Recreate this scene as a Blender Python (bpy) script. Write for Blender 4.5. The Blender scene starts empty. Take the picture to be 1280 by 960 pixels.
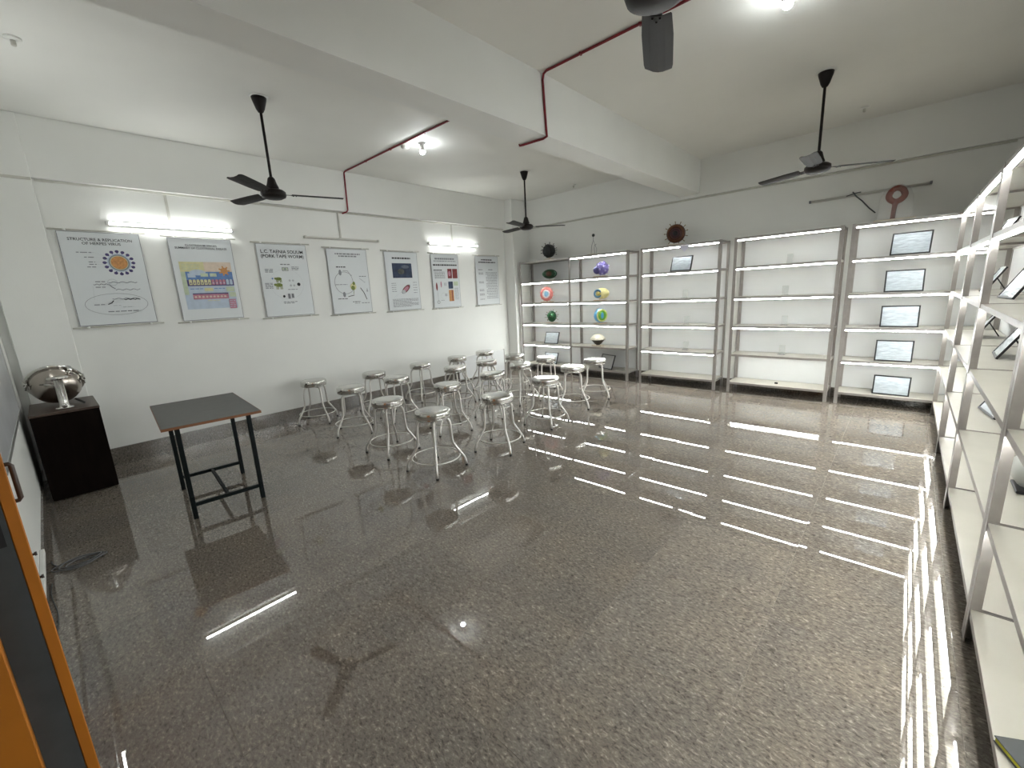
import bpy, math, random
from mathutils import Matrix, Vector
random.seed(7)
scene = bpy.context.scene
COL = scene.collection
PI = math.pi

# ------------------------------------------------------------------ camera
cam_d = bpy.data.cameras.new('camera')
cam_d.sensor_fit = 'HORIZONTAL'; cam_d.sensor_width = 36.0; cam_d.lens = 14.926
cam_d.clip_start = 0.02; cam_d.clip_end = 60
cam = bpy.data.objects.new('camera', cam_d); COL.objects.link(cam)
_rt = Vector((0.73921554, 0.67161059, -0.04999607))
_up = Vector((-0.10396656, 0.18714801, 0.9768145))
_fw = Vector((-0.66539563, 0.71687854, -0.20816776))
cam.matrix_world = Matrix(((_rt.x, _up.x, -_fw.x, 6.187), (_rt.y, _up.y, -_fw.y, -7.14), (_rt.z, _up.z, -_fw.z, 1.6), (0, 0, 0, 1)))
scene.camera = cam

# ------------------------------------------------------------------ world, exposure
w = bpy.data.worlds.new('world'); scene.world = w; w.use_nodes = True
w.node_tree.nodes['Background'].inputs[0].default_value = (0.9, 0.95, 1.0, 1)
w.node_tree.nodes['Background'].inputs[1].default_value = 0.12
scene.view_settings.view_transform = 'Standard'
scene.view_settings.look = 'None'
scene.view_settings.exposure = 1.80
scene.view_settings.gamma = 1.0
scene.view_settings.use_curve_mapping = False
LED_STRENGTH = 24.0      # under-shelf battens
TUBE_STRENGTH = 14.0    # wall tubes
BULB_STRENGTH = 100.0    # ceiling bulbs

# ------------------------------------------------------------------ materials
MATS = {}
def mat(name, col, rough=0.5, metal=0.0, noise=0.0, nscale=20.0, bump=0.0, bscale=60.0, emit=None, estr=0.0,
        alpha=1.0, trans=0.0, coat=0.0, ior=1.45, stretch=None):
    if name in MATS: return MATS[name]
    m = bpy.data.materials.new(name); m.use_nodes = True
    nt = m.node_tree; b = nt.nodes['Principled BSDF']
    b.inputs['Base Color'].default_value = (*col, 1)
    b.inputs['Roughness'].default_value = rough
    b.inputs['Metallic'].default_value = metal
    b.inputs['IOR'].default_value = ior
    b.inputs['Alpha'].default_value = alpha
    b.inputs['Transmission Weight'].default_value = trans
    b.inputs['Coat Weight'].default_value = coat
    if emit:
        b.inputs['Emission Color'].default_value = (*emit, 1)
        b.inputs['Emission Strength'].default_value = estr
    tc = None
    if noise > 0 or bump > 0:
        tc = nt.nodes.new('ShaderNodeTexCoord'); vec = tc.outputs['Object']
        if stretch:
            mp = nt.nodes.new('ShaderNodeMapping'); mp.inputs['Scale'].default_value = stretch
            nt.links.new(vec, mp.inputs['Vector']); vec = mp.outputs['Vector']
    if noise > 0:
        n = nt.nodes.new('ShaderNodeTexNoise'); n.inputs['Scale'].default_value = nscale; n.inputs['Detail'].default_value = 5
        nt.links.new(vec, n.inputs['Vector'])
        r = nt.nodes.new('ShaderNodeValToRGB')
        r.color_ramp.elements[0].position = 0.3; r.color_ramp.elements[1].position = 0.7
        r.color_ramp.elements[0].color = (*[c * (1 - noise) for c in col], 1)
        r.color_ramp.elements[1].color = (*[min(1, c * (1 + noise)) for c in col], 1)
        nt.links.new(n.outputs['Fac'], r.inputs['Fac']); nt.links.new(r.outputs['Color'], b.inputs['Base Color'])
    if bump > 0:
        n2 = nt.nodes.new('ShaderNodeTexNoise'); n2.inputs['Scale'].default_value = bscale; n2.inputs['Detail'].default_value = 4
        nt.links.new(vec, n2.inputs['Vector'])
        bp = nt.nodes.new('ShaderNodeBump'); bp.inputs['Strength'].default_value = bump; bp.inputs['Distance'].default_value = 0.01
        nt.links.new(n2.outputs['Fac'], bp.inputs['Height']); nt.links.new(bp.outputs['Normal'], b.inputs['Normal'])
    MATS[name] = m
    return m

def granite(name, rough, tint=1.0):
    m = bpy.data.materials.new(name); m.use_nodes = True
    nt = m.node_tree; b = nt.nodes['Principled BSDF']; N = nt.nodes.new; L = nt.links.new
    tc = N('ShaderNodeTexCoord'); oi = N('ShaderNodeObjectInfo')
    mul = N('ShaderNodeMath'); mul.operation = 'MULTIPLY'; mul.inputs[1].default_value = 37.0
    L(oi.outputs['Random'], mul.inputs[0])
    add = N('ShaderNodeVectorMath'); add.operation = 'ADD'
    L(tc.outputs['Object'], add.inputs[0]); L(mul.outputs[0], add.inputs[1])
    mp = N('ShaderNodeMapping'); mp.inputs['Rotation'].default_value = (0, 0, 0.6); mp.inputs['Scale'].default_value = (1, 1.9, 1)
    L(add.outputs[0], mp.inputs['Vector'])
    n1 = N('ShaderNodeTexNoise'); n1.inputs['Scale'].default_value = 48; n1.inputs['Detail'].default_value = 7; n1.inputs['Roughness'].default_value = 0.68
    n1.inputs['Distortion'].default_value = 0.5
    L(mp.outputs['Vector'], n1.inputs['Vector'])
    r1 = N('ShaderNodeValToRGB'); e = r1.color_ramp.elements
    e[0].position = 0.35; e[0].color = (0.050 * tint, 0.045 * tint, 0.038 * tint, 1)
    e[1].position = 0.70; e[1].color = (0.35 * tint, 0.325 * tint, 0.285 * tint, 1)
    k = e.new(0.43); k.color = (0.108 * tint, 0.095 * tint, 0.081 * tint, 1)
    k = e.new(0.55); k.color = (0.147 * tint, 0.130 * tint, 0.110 * tint, 1)
    k = e.new(0.63); k.color = (0.212 * tint, 0.19 * tint, 0.163 * tint, 1)
    L(n1.outputs['Fac'], r1.inputs['Fac'])
    n2 = N('ShaderNodeTexNoise'); n2.inputs['Scale'].default_value = 3.0; n2.inputs['Detail'].default_value = 3
    L(add.outputs[0], n2.inputs['Vector'])
    r2 = N('ShaderNodeValToRGB'); r2.color_ramp.elements[0].position = 0.3; r2.color_ramp.elements[1].position = 0.7
    r2.color_ramp.elements[0].color = (0.90, 0.90, 0.92, 1); r2.color_ramp.elements[1].color = (1.08, 1.04, 1.0, 1)
    L(n2.outputs['Fac'], r2.inputs['Fac'])
    mx = N('ShaderNodeMix'); mx.data_type = 'RGBA'; mx.blend_type = 'MULTIPLY'; mx.inputs[0].default_value = 1
    L(r1.outputs['Color'], mx.inputs[6]); L(r2.outputs['Color'], mx.inputs[7])
    tv = N('ShaderNodeMapRange'); tv.inputs['To Min'].default_value = 0.93; tv.inputs['To Max'].default_value = 1.07
    L(oi.outputs['Random'], tv.inputs['Value'])
    mx2 = N('ShaderNodeMix'); mx2.data_type = 'RGBA'; mx2.blend_type = 'MULTIPLY'; mx2.inputs[0].default_value = 1
    L(mx.outputs[2], mx2.inputs[6]); L(tv.outputs[0], mx2.inputs[7])
    L(mx2.outputs[2], b.inputs['Base Color'])
    b.inputs['Roughness'].default_value = rough; b.inputs['IOR'].default_value = 1.85
    return m

M_wall = mat('painted_wall', (0.74, 0.745, 0.715), 0.55, noise=0.025, nscale=1.6, bump=0.05, bscale=90)
M_ceil = mat('painted_ceiling', (0.76, 0.755, 0.715), 0.7, noise=0.03, nscale=1.3, bump=0.06, bscale=70)
M_granite = granite('polished_granite', 0.008, 1.4)
M_skirt = granite('granite_skirting', 0.12, 1.0)
M_grout = mat('floor_joint', (0.25, 0.21, 0.175), 0.3, noise=0.2, nscale=60)
M_rack = mat('grey_painted_angle', (0.36, 0.335, 0.315), 0.38, 0.35, noise=0.06, nscale=15, bump=0.04, bscale=120)
M_shelf = mat('cream_shelf_paint', (0.47, 0.45, 0.395), 0.35, noise=0.05, nscale=4)
M_panel = mat('white_back_sheet', (0.66, 0.67, 0.67), 0.5, noise=0.02, nscale=3)
M_led = mat('led_diffuser', (0.9, 0.9, 0.9), 0.4, emit=(0.965, 1.0, 0.985), estr=LED_STRENGTH)
M_tube = mat('lit_tube', (0.9, 0.9, 0.9), 0.4, emit=(0.97, 1.0, 0.985), estr=TUBE_STRENGTH)
M_bulb = mat('lit_bulb', (0.9, 0.9, 0.9), 0.4, emit=(0.93, 0.98, 1.0), estr=BULB_STRENGTH)
M_offtube = mat('unlit_tube', (0.55, 0.54, 0.50), 0.35, noise=0.03)
M_steel = mat('brushed_stainless', (0.62, 0.61, 0.58), 0.17, 1.0, noise=0.06, nscale=8, bump=0.02, bscale=40)
M_leg = mat('satin_steel_tube', (0.62, 0.60, 0.565), 0.38, 0.55, noise=0.05, nscale=12)
M_rubber = mat('dark_rubber', (0.03, 0.028, 0.026), 0.7, noise=0.1)
M_fan = mat('dark_brown_enamel', (0.010, 0.007, 0.006), 0.45, ior=1.3, noise=0.12, nscale=10)
M_blade = mat('fan_blade_enamel', (0.022, 0.020, 0.019), 0.55, ior=1.3, noise=0.15, nscale=6)
M_white = mat('white_plastic', (0.72, 0.72, 0.69), 0.4, noise=0.02)
M_trunk = mat('aged_white_trunking', (0.52, 0.51, 0.46), 0.5, noise=0.08, nscale=8)
M_red = mat('red_conduit', (0.20, 0.012, 0.02), 0.4, noise=0.1, nscale=6)
M_topgrey = mat('grey_laminate', (0.052, 0.050, 0.045), 0.42, noise=0.14, nscale=12)
M_edge = mat('brown_edge_band', (0.21, 0.085, 0.035), 0.5, noise=0.15, nscale=14)
M_dkleg = mat('dark_green_enamel', (0.004, 0.007, 0.0075), 0.45, ior=1.25, noise=0.1)
M_cab = mat('dark_walnut_veneer', (0.006, 0.0038, 0.003), 0.85, ior=1.15, noise=0.3, nscale=6, stretch=(6, 6, 0.8))
M_cabtop = mat('walnut_top', (0.06, 0.036, 0.026), 0.38, noise=0.18, nscale=7, stretch=(1, 8, 1))
M_orange = mat('orange_enamel', (0.43, 0.145, 0.012), 0.4, noise=0.12, nscale=5)
M_dgrey = mat('grey_door_edge', (0.055, 0.06, 0.062), 0.45, noise=0.2, nscale=9)
M_black = mat('black_plastic', (0.012, 0.012, 0.013), 0.4, noise=0.1)
M_sheet = mat('print_sheet_in_film', (0.41, 0.455, 0.49), 0.22, noise=0.14, nscale=14, bump=0.9, bscale=11, coat=0.25, stretch=(1, 1, 3.2))
M_poster = mat('poster_sheet', (0.63, 0.66, 0.67), 0.38, noise=0.015, nscale=2)
M_ink = mat('black_ink', (0.03, 0.03, 0.035), 0.6, noise=0.1)
M_inkg = mat('grey_ink', (0.22, 0.23, 0.25), 0.6, noise=0.1)
M_inkl = mat('light_grey_ink', (0.42, 0.44, 0.46), 0.6, noise=0.05)
M_purple = mat('purple_ink', (0.07, 0.055, 0.16), 0.6, noise=0.1)
M_tan = mat('orange_tan_ink', (0.52, 0.25, 0.09), 0.6, noise=0.2, nscale=60)
M_blue = mat('blue_ink', (0.12, 0.22, 0.46), 0.6, noise=0.15, nscale=20)
M_lblue = mat('pale_blue_ink', (0.44, 0.52, 0.62), 0.6, noise=0.06)
M_peach = mat('peach_ink', (0.62, 0.52, 0.42), 0.6, noise=0.08)
M_yel = mat('yellow_ink', (0.60, 0.57, 0.32), 0.6, noise=0.08)
M_grn = mat('olive_green_ink', (0.16, 0.20, 0.045), 0.6, noise=0.2, nscale=50)
M_lgrn = mat('pale_green_ink', (0.48, 0.55, 0.40), 0.6, noise=0.1)
M_pink = mat('rose_ink', (0.45, 0.20, 0.26), 0.6, noise=0.15, nscale=30)
M_dred = mat('dark_red_ink', (0.20, 0.035, 0.035), 0.6, noise=0.25, nscale=40)
M_navy = mat('navy_ink', (0.02, 0.035, 0.075), 0.6, noise=0.4, nscale=12)
M_board = mat('whiteboard_surface', (0.36, 0.37, 0.38), 0.3, noise=0.12, nscale=3)
M_alu = mat('aluminium', (0.55, 0.55, 0.54), 0.3, 0.9, noise=0.04)
M_glass = mat('clear_acrylic', (0.92, 0.94, 0.93), 0.05, trans=0.95, ior=1.3, noise=0.01)
M_plinth = mat('wood_plinth', (0.42, 0.33, 0.24), 0.5, noise=0.2, nscale=10, stretch=(1, 6, 1))
M_ply = mat('pale_wood_plinth', (0.58, 0.50, 0.40), 0.5, noise=0.12, nscale=10, stretch=(1, 6, 1))
M_brownrefl = mat('steel_brown_reflection', (0.42, 0.38, 0.34), 0.22, 1.0, noise=0.15, nscale=5)  # bowl steel, brown reflection of the cabinet top put into its colour

# ------------------------------------------------------------------ mesh helper
class MB:
    def __init__(s): s.v = []; s.f = []; s.mi = []; s.sm = []
    def add(s, vs, fs, mi=0, sm=False):
        o = len(s.v); s.v += [tuple(v) for v in vs]
        for f in fs: s.f.append(tuple(i + o for i in f)); s.mi.append(mi); s.sm.append(sm)
        return s
    def box(s, x0, y0, z0, x1, y1, z1, mi=0, M=None):
        vs = [(x0,y0,z0),(x1,y0,z0),(x1,y1,z0),(x0,y1,z0),(x0,y0,z1),(x1,y0,z1),(x1,y1,z1),(x0,y1,z1)]
        if M: vs = [M @ Vector(v) for v in vs]
        return s.add(vs, [(3,2,1,0),(4,5,6,7),(0,1,5,4),(1,2,6,5),(2,3,7,6),(3,0,4,7)], mi)
    def bbox(s, x0, y0, z0, x1, y1, z1, b=0.004, mi=0, M=None):      # bevelled box
        vs = []; fs = []
        xs, ys, zs = (x0, x1), (y0, y1), (z0, z1)
        idx = {}
        for i in (0,1):
            for j in (0,1):
                for k in (0,1):
                    sx, sy, sz = (1,-1)[i], (1,-1)[j], (1,-1)[k]
                    for a, p in enumerate(((xs[i], ys[j]+sy*b, zs[k]+sz*b), (xs[i]+sx*b, ys[j], zs[k]+sz*b), (xs[i]+sx*b, ys[j]+sy*b, zs[k]))):
                        idx[(i,j,k,a)] = len(vs); vs.append(p)
        def q(*a): fs.append(tuple(idx[t] for t in a))
        q((0,0,0,0),(0,0,1,0),(0,1,1,0),(0,1,0,0)); q((1,0,0,0),(1,1,0,0),(1,1,1,0),(1,0,1,0))
        q((0,0,0,1),(1,0,0,1),(1,0,1,1),(0,0,1,1)); q((0,1,0,1),(0,1,1,1),(1,1,1,1),(1,1,0,1))
        q((0,0,0,2),(0,1,0,2),(1,1,0,2),(1,0,0,2)); q((0,0,1,2),(1,0,1,2),(1,1,1,2),(0,1,1,2))
        for k in (0,1):
            for j in (0,1): q((0,j,k,1),(1,j,k,1),(1,j,k,2),(0,j,k,2))
            for i in (0,1): q((i,0,k,0),(i,1,k,0),(i,1,k,2),(i,0,k,2))
        for i in (0,1):
            for j in (0,1): q((i,j,0,0),(i,j,1,0),(i,j,1,1),(i,j,0,1))
        for i in (0,1):
            for j in (0,1):
                for k in (0,1): q((i,j,k,0),(i,j,k,1),(i,j,k,2))
        if M: vs = [M @ Vector(v) for v in vs]
        return s.add(vs, fs, mi)
    def tube(s, pts, r, n=8, mi=0, caps=True, closed=False):
        pts = [Vector(p) for p in pts]; m = len(pts)
        rs = r if isinstance(r, (list, tuple)) else [r] * m
        vs = []; prev = None
        for i, p in enumerate(pts):
            if closed: t = (pts[(i+1) % m] - pts[i-1]).normalized()
            else: t = (pts[min(i+1, m-1)] - pts[max(i-1, 0)]).normalized()
            if prev is None:
                a = Vector((0,0,1)) if abs(t.z) < 0.9 else Vector((1,0,0))
                u = t.cross(a).normalized()
            else: u = (prev - t * prev.dot(t)).normalized()
            prev = u; v2 = t.cross(u)
            for k in range(n):
                an = 2*PI*k/n; vs.append(p + (u*math.cos(an) + v2*math.sin(an)) * rs[i])
        fs = []
        for i in range(m if closed else m-1):
            j = (i+1) % m
            for k in range(n): fs.append((i*n+k, i*n+(k+1)%n, j*n+(k+1)%n, j*n+k))
        s.add(vs, fs, mi, True)
        if caps and not closed:
            o = len(s.v) - len(vs)
            s.f.append(tuple(o + k for k in reversed(range(n)))); s.mi.append(mi); s.sm.append(False)
            s.f.append(tuple(o + (m-1)*n + k for k in range(n))); s.mi.append(mi); s.sm.append(False)
        return s
    def lathe(s, prof, n=24, c=(0,0,0), M=None, mi=0, sm=True):
        vs = []; fs = []
        for r, z in prof:
            for k in range(n):
                a = 2*PI*k/n; vs.append(Vector((r*math.cos(a), r*math.sin(a), z)))
        m = len(prof)
        for i in range(m-1):
            for k in range(n): fs.append((i*n+k, i*n+(k+1)%n, (i+1)*n+(k+1)%n, (i+1)*n+k))
        if prof[0][0] > 1e-6: fs.append(tuple(reversed(range(n))))
        if prof[-1][0] > 1e-6: fs.append(tuple((m-1)*n+k for k in range(n)))
        c = Vector(c)
        vs = [((M @ v) if M else v) + c for v in vs]
        return s.add(vs, fs, mi, sm)
    def ball(s, c, r, n=16, m=10, mi=0, sc=(1,1,1), M=None):
        prof = [(max(1e-5, math.sin(PI*i/m)) * r, -math.cos(PI*i/m) * r) for i in range(m+1)]
        S = Matrix.Diagonal((*sc, 1)).to_3x3()
        if M: S = M.to_3x3() @ S
        vs = []; fs = []
        for rr, z in prof:
            for k in range(n):
                a = 2*PI*k/n; vs.append(S @ Vector((rr*math.cos(a), rr*math.sin(a), z)) + Vector(c))
        for i in range(m):
            for k in range(n): fs.append((i*n+k, i*n+(k+1)%n, (i+1)*n+(k+1)%n, (i+1)*n+k))
        return s.add(vs, fs, mi, True)
    def torus(s, c, R, r, n=24, m=8, M=None, mi=0):
        M = M.to_3x3() if M else Matrix.Identity(3)
        vs = []; fs = []
        for i in range(n):
            a = 2*PI*i/n
            for k in range(m):
                b = 2*PI*k/m
                vs.append(M @ Vector(((R + r*math.cos(b))*math.cos(a), (R + r*math.cos(b))*math.sin(a), r*math.sin(b))) + Vector(c))
        for i in range(n):
            for k in range(m): fs.append((i*m+k, ((i+1)%n)*m+k, ((i+1)%n)*m+(k+1)%m, i*m+(k+1)%m))
        return s.add(vs, fs, mi, True)
    def build(s, name, mats, parent=None):
        me = bpy.data.meshes.new(name); me.from_pydata(s.v, [], s.f)
        if not isinstance(mats, (list, tuple)): mats = [mats]
        for m in mats: me.materials.append(m)
        for p, i, sm in zip(me.polygons, s.mi, s.sm): p.material_index = i; p.use_smooth = sm
        me.update()
        o = bpy.data.objects.new(name, me); COL.objects.link(o)
        if parent: o.parent = parent
        return o

def tag(o, label=None, cat=None, group=None, kind=None):
    if label: o['label'] = label
    if cat: o['category'] = cat
    if group: o['group'] = group
    if kind: o['kind'] = kind
    return o
def thing(name, label, cat, loc=(0,0,0), rz=0.0, group=None):
    o = bpy.data.objects.new(name, None); COL.objects.link(o)
    o.empty_display_size = 0.05; o.location = loc; o.rotation_euler = (0, 0, rz)
    return tag(o, label, cat, group)
def copy_thing(root, loc, rz, label):
    r = root.copy(); COL.objects.link(r); r.location = loc; r.rotation_euler = (0, 0, rz); r['label'] = label
    for ch in list(root.children):
        c = ch.copy(); COL.objects.link(c); c.parent = r
        for g in list(ch.children):
            d = g.copy(); COL.objects.link(d); d.parent = c
    return r
def struct(name, mb, m, label=None, cat=None, parent=None):
    o = mb.build(name, m, parent)
    if not parent: tag(o, label, cat, kind='structure')
    return o
def rotm(axis, deg): return Matrix.Rotation(math.radians(deg), 4, axis)
def text_mesh(body, size, name, m, parent, place, bold=0.0, align='CENTER'):
    cu = bpy.data.curves.new(name, 'FONT'); cu.body = body; cu.size = size; cu.align_x = align; cu.align_y = 'CENTER'
    cu.offset = bold; cu.resolution_u = 2
    t = bpy.data.objects.new(name, cu); COL.objects.link(t)
    dg = bpy.context.evaluated_depsgraph_get(); dg.update()
    me = bpy.data.meshes.new_from_object(t.evaluated_get(dg)); me.name = name
    bpy.data.objects.remove(t); bpy.data.curves.remove(cu)
    me.materials.clear(); me.materials.append(m)
    me.transform(place)
    o = bpy.data.objects.new(name, me); COL.objects.link(o); o.parent = parent
    return o

# ------------------------------------------------------------------ room shell
W, L, H = 6.97, 7.42, 3.42
HB = 2.88; HM = 2.94; T = 0.2
floor = struct('floor', MB().box(-T, -L-1.6, -0.12, W+T, T, -0.0012), M_grout, 'polished brown grey granite floor of square slabs', 'floor')
TS = 0.64; J = 0.0005
tile = MB().bbox(-TS/2+J, -TS/2+J, -0.004, TS/2-J, TS/2-J, 0.0, b=0.0003)
first = None
xs = [5.215 + TS*(k - 8.5) for k in range(0, 12)]
for i, x in enumerate(xs):
    for j in range(15):
        y = -0.32 - TS*j + 0.1
        if first is None: o = tile.build('granite_tile', M_granite, floor); first = o
        else:
            o = first.copy(); COL.objects.link(o); o.parent = floor
        o.location = (x, y, 0)
        o.rotation_euler = (math.radians(random.gauss(0, 0.035)), math.radians(random.gauss(0, 0.035)), 0)
struct('ceiling', MB().box(-T, -L-T, H, W+T, T, H+0.15), M_ceil, 'plain white painted ceiling slab', 'ceiling')
struct('wall_left', MB().box(-T, -L-T, 0, 0, T, H), M_wall, 'long white wall carrying the posters', 'wall')
struct('wall_back', MB().box(0, 0, 0, W, T, H), M_wall, 'white wall behind the lit display racks', 'wall')
struct('wall_right', MB().box(W, -L-T, 0, W+T, T, H), M_wall, 'white wall behind the nearest racks', 'wall')
struct('wall_front', MB().box(0, -L-T, 0, 3.72, -L, H).box(3.72, -L-T, 2.16, 6.55, -L, H).box(6.55, -L-T, 0, W, -L, H), M_wall,
       'white wall with the whiteboard and the doorway', 'wall')
# corridor wall outside the open doorway
struct('wall_corridor', MB().box(1.5, -L-1.7, 0, W+T, -L-1.6, H).box(1.5, -L-1.6, 2.7, W+T, -L-T, 2.8), M_wall, 'corridor wall outside the doorway', 'wall')
struct('trim_1', MB().box(3.407, -L+0.06, HM, 3.70, -0.06, H), M_wall, 'deep white ceiling beam crossing the middle of the room', 'beam')
struct('trim_2', MB().box(0, -L, HB, 0.06, 0, H), M_wall, 'white beam along the top of the poster wall', 'beam')
struct('trim_3', MB().box(0.06, -0.06, 2.90, W, 0, H), M_wall, 'white beam along the top of the wall behind the racks', 'beam')
struct('trim_4', MB().box(W-0.06, -L, 2.90, W, -0.06, H), M_wall, 'white beam along the top of the right wall', 'beam')
struct('trim_7', MB().box(0.06, -L, HB, W-0.06, -L+0.06, H), M_wall, 'white beam along the top of the whiteboard wall', 'beam')
struct('trim_5', MB().bbox(0, -L+0.0601, 0, 0.075, -6.955, H, 0.006), M_wall, 'white column beside the wooden cabinet', 'column')
struct('trim_6', MB().bbox(0, -0.50, 0, 0.245, 0, H, 0.008), M_wall, 'white column in the far corner beside the racks', 'column')
struct('baseboard_left', MB().box(0, -6.955, 0, 0.014, -0.5, 0.175), M_skirt, 'brown granite skirting under the posters', 'skirting')
struct('baseboard_back', MB().box(0.245, -0.014, 0, W, 0, 0.12), M_skirt, 'brown granite skirting behind the racks', 'skirting')
struct('baseboard_front', MB().box(0.075, -L, 0, 3.72, -L+0.014, 0.13), M_skirt, 'brown granite skirting under the whiteboard', 'skirting')
struct('baseboard_right', MB().box(W-0.014, -L, 0, W, -0.014, 0.12), M_skirt, 'brown granite skirting behind the right racks', 'skirting')
struct('baseboard_corner', MB().box(0.0, -0.514, 0, 0.259, -0.50, 0.12), M_skirt, 'brown granite skirting round the far corner column', 'skirting')

# door: closed leaf whose orange edge faces the camera, room side handle
d = bpy.data.objects.new('door_1', None); COL.objects.link(d); d.location = (4.8, -7.251, 0); d.rotation_euler = (0, 0, math.radians(5.5))
tag(d, 'orange edged door leaf standing at the left edge of the doorway', 'door', kind='structure')
MB().bbox(-0.98, -0.021, 0.02, 0, 0.0, 2.08, 0.002).build('door_lipping', M_orange, d)
MB().box(-0.98, -0.078, 0.02, 0.0, -0.0215, 2.08).build('door_core', M_dgrey, d)
MB().bbox(-0.98, -0.135, 0.02, 0.05, -0.0785, 2.08, 0.003).build('door_stop', M_orange, d)
lk = MB().box(0.0, -0.066, 1.12, 0.003, -0.03, 1.28).build('lock_plate', M_black, d)
tag(lk, 'black lock plate on the door edge')
hd = MB().tube([(-0.10, -0.002, 1.275), (-0.10, 0.007, 1.275), (-0.10, 0.011, 1.27), (-0.10, 0.011, 1.19), (-0.10, 0.007, 1.185), (-0.10, -0.002, 1.185)], 0.005, 8).build('door_handle', M_cabtop, d)
tag(hd, 'brown D shaped pull handle')
for z in (1.06, 1.0):
    MB().lathe([(0.003, 0), (0.003, 0.004), (0.005, 0.004), (0.005, 0.008)], 8, (-0.06, 0, z), rotm('X', -90)).build('tower_bolt', M_dgrey, d)

# ------------------------------------------------------------------ whiteboard, trunking, cable
t = thing('whiteboard', 'grey white whiteboard on the wall beside the wooden cabinet', 'whiteboard', (1.85, -L, 0.83))
MB().box(-1.05, 0.002, 0.02, 1.05, 0.018, 1.18).build('writing_surface', M_board, t)
MB().box(-1.08, 0.0, 0, 1.08, 0.022, 0.03).box(-1.08, 0, 1.17, 1.08, 0.022, 1.2).box(-1.08, 0, 0.03, -1.055, 0.022, 1.17).box(1.055, 0, 0.03, 1.08, 0.022, 1.17).build('frame', M_alu, t)
tag(MB().bbox(2.3, -L, 0.13, 3.3, -L+0.022, 0.165, 0.003).build('cable_trunking', M_white), 'short white cable trunking just above the skirting near the door', 'trunking')
cb = MB()
for k in range(4):
    pts = []
    rx_, ry_ = (0.035, 0.06, 0.085, 0.05)[k], (0.11, 0.125, 0.10, 0.085)[k]
    for a in range(28):
        an = 2*PI*a/28; tw = 0.25*k - 0.3
        u_, v_ = rx_*math.cos(an), ry_*math.sin(an) + 0.008*math.cos(3*an+k)
        pts.append((2.31 + 0.012*k + u_*math.cos(tw) - v_*math.sin(tw), -7.275 + 0.01*k + u_*math.sin(tw) + v_*math.cos(tw), 0.006 + 0.005*k + 0.004*math.sin(2*an)))
    cb.tube(pts, 0.004, 6, closed=True)
cb.tube([(2.27, -7.37, 0.008), (2.21, -7.39, 0.006), (2.16, -7.395, 0.006)], 0.0045, 6)
tag(cb.build('cable_coil', mat('grey_cable', (0.12, 0.12, 0.125), 0.5, noise=0.1)), 'coil of thin grey cable lying on the floor by the skirting', 'cable')
tag(MB().tube([(x, -L+0.03+0.012*math.sin(x*9), 0.004) for x in [2.5+0.05*i for i in range(15)]], 0.003, 6).build('loose_wire', M_dgrey), 'thin dark wire lying along the skirting', 'wire')

# ------------------------------------------------------------------ wooden cabinet and vessel
t = thing('wooden_cabinet', 'dark brown wooden cabinet standing in the corner by the column', 'cabinet', (0.09, -7.365, 0))
cw, cd, chh = 0.435, 0.735, 0.79
MB().box(0, 0, 0.03, cd-0.02, 0.018, chh-0.02).build('side_panel', M_cab, t)
MB().box(0, cw-0.018, 0.03, cd-0.02, cw, chh-0.02).build('side_panel', M_cab, t)
MB().box(0, 0.018, 0.03, 0.012, cw-0.018, chh-0.02).build('back_panel', M_cab, t)
MB().box(0.03, 0.012, 0.0, cd-0.04, cw-0.012, 0.03).build('plinth', M_cab, t)
MB().bbox(cd-0.02, 0.002, 0.012, cd, cw-0.002, chh-0.022, 0.002).build('door', M_cab, t)
MB().bbox(0, -0.003, chh-0.02, cd+0.004, cw+0.003, chh, 0.002).build('top', M_cabtop, t)

t = thing('steel_vessel', 'round stainless steel pressure vessel with clamps and front pipe on the cabinet', 'vessel', (0.42, -7.16, 0.7915))
Mt = rotm('Y', -56); vc = Vector((-0.06, 0.0, 0.212))
MB().lathe([(1e-4, -0.185), (0.05, -0.182), (0.10, -0.168), (0.145, -0.135), (0.168, -0.09), (0.175, -0.03), (0.175, 0.0)], 36, vc, Mt).build('bowl', M_brownrefl, t)
MB().lathe([(0.176, -0.014), (0.196, -0.014), (0.201, -0.006), (0.196, 0.006), (0.17, 0.008), (0.12, 0.03), (0.05, 0.04), (1e-4, 0.042)], 36, vc, Mt).build('lid', M_steel, t)
for a in (-78, 35, 78):
    ca, sa = math.cos(math.radians(a)), math.sin(math.radians(a))
    cl = MB()
    cl.bbox(0.176, -0.016, -0.05, 0.205, 0.016, 0.012, 0.004)
    cl.tube([(0.19, 0, -0.05), (0.19, 0, -0.085)], 0.007, 8); cl.tube([(0.19, -0.03, -0.08), (0.19, 0.03, -0.08)], 0.006, 8)
    R_ = Mt @ rotm('Z', a)
    cl.v = [tuple((R_ @ Vector(v)) + vc) for v in cl.v]
    cl.build('clamp', M_steel, t)
MB().tube([(0.10, -0.10, 0.22), (0.16, -0.04, 0.215), (0.20, 0.0, 0.20)], 0.008, 8).build('lever', M_steel, t)
MB().tube([(0.10, 0.10, 0.05), (0.17, 0.15, 0.0125)], 0.01, 8).build('foot', M_rubber, t)
px_, py_ = 0.25, 0.02
MB().lathe([(0.06, 0), (0.062, 0.006), (0.05, 0.014), (0.034, 0.02), (0.031, 0.04), (0.031, 0.255), (0.036, 0.265), (0.07, 0.27), (0.072, 0.28), (0.06, 0.287), (1e-4, 0.29)], 28, (px_, py_, 0.0)).build('outlet_pipe', M_steel, t)
MB().ball((px_+0.05, py_, 0.03), 0.022, 14, 8).build('valve_knob', M_steel, t)

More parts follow.
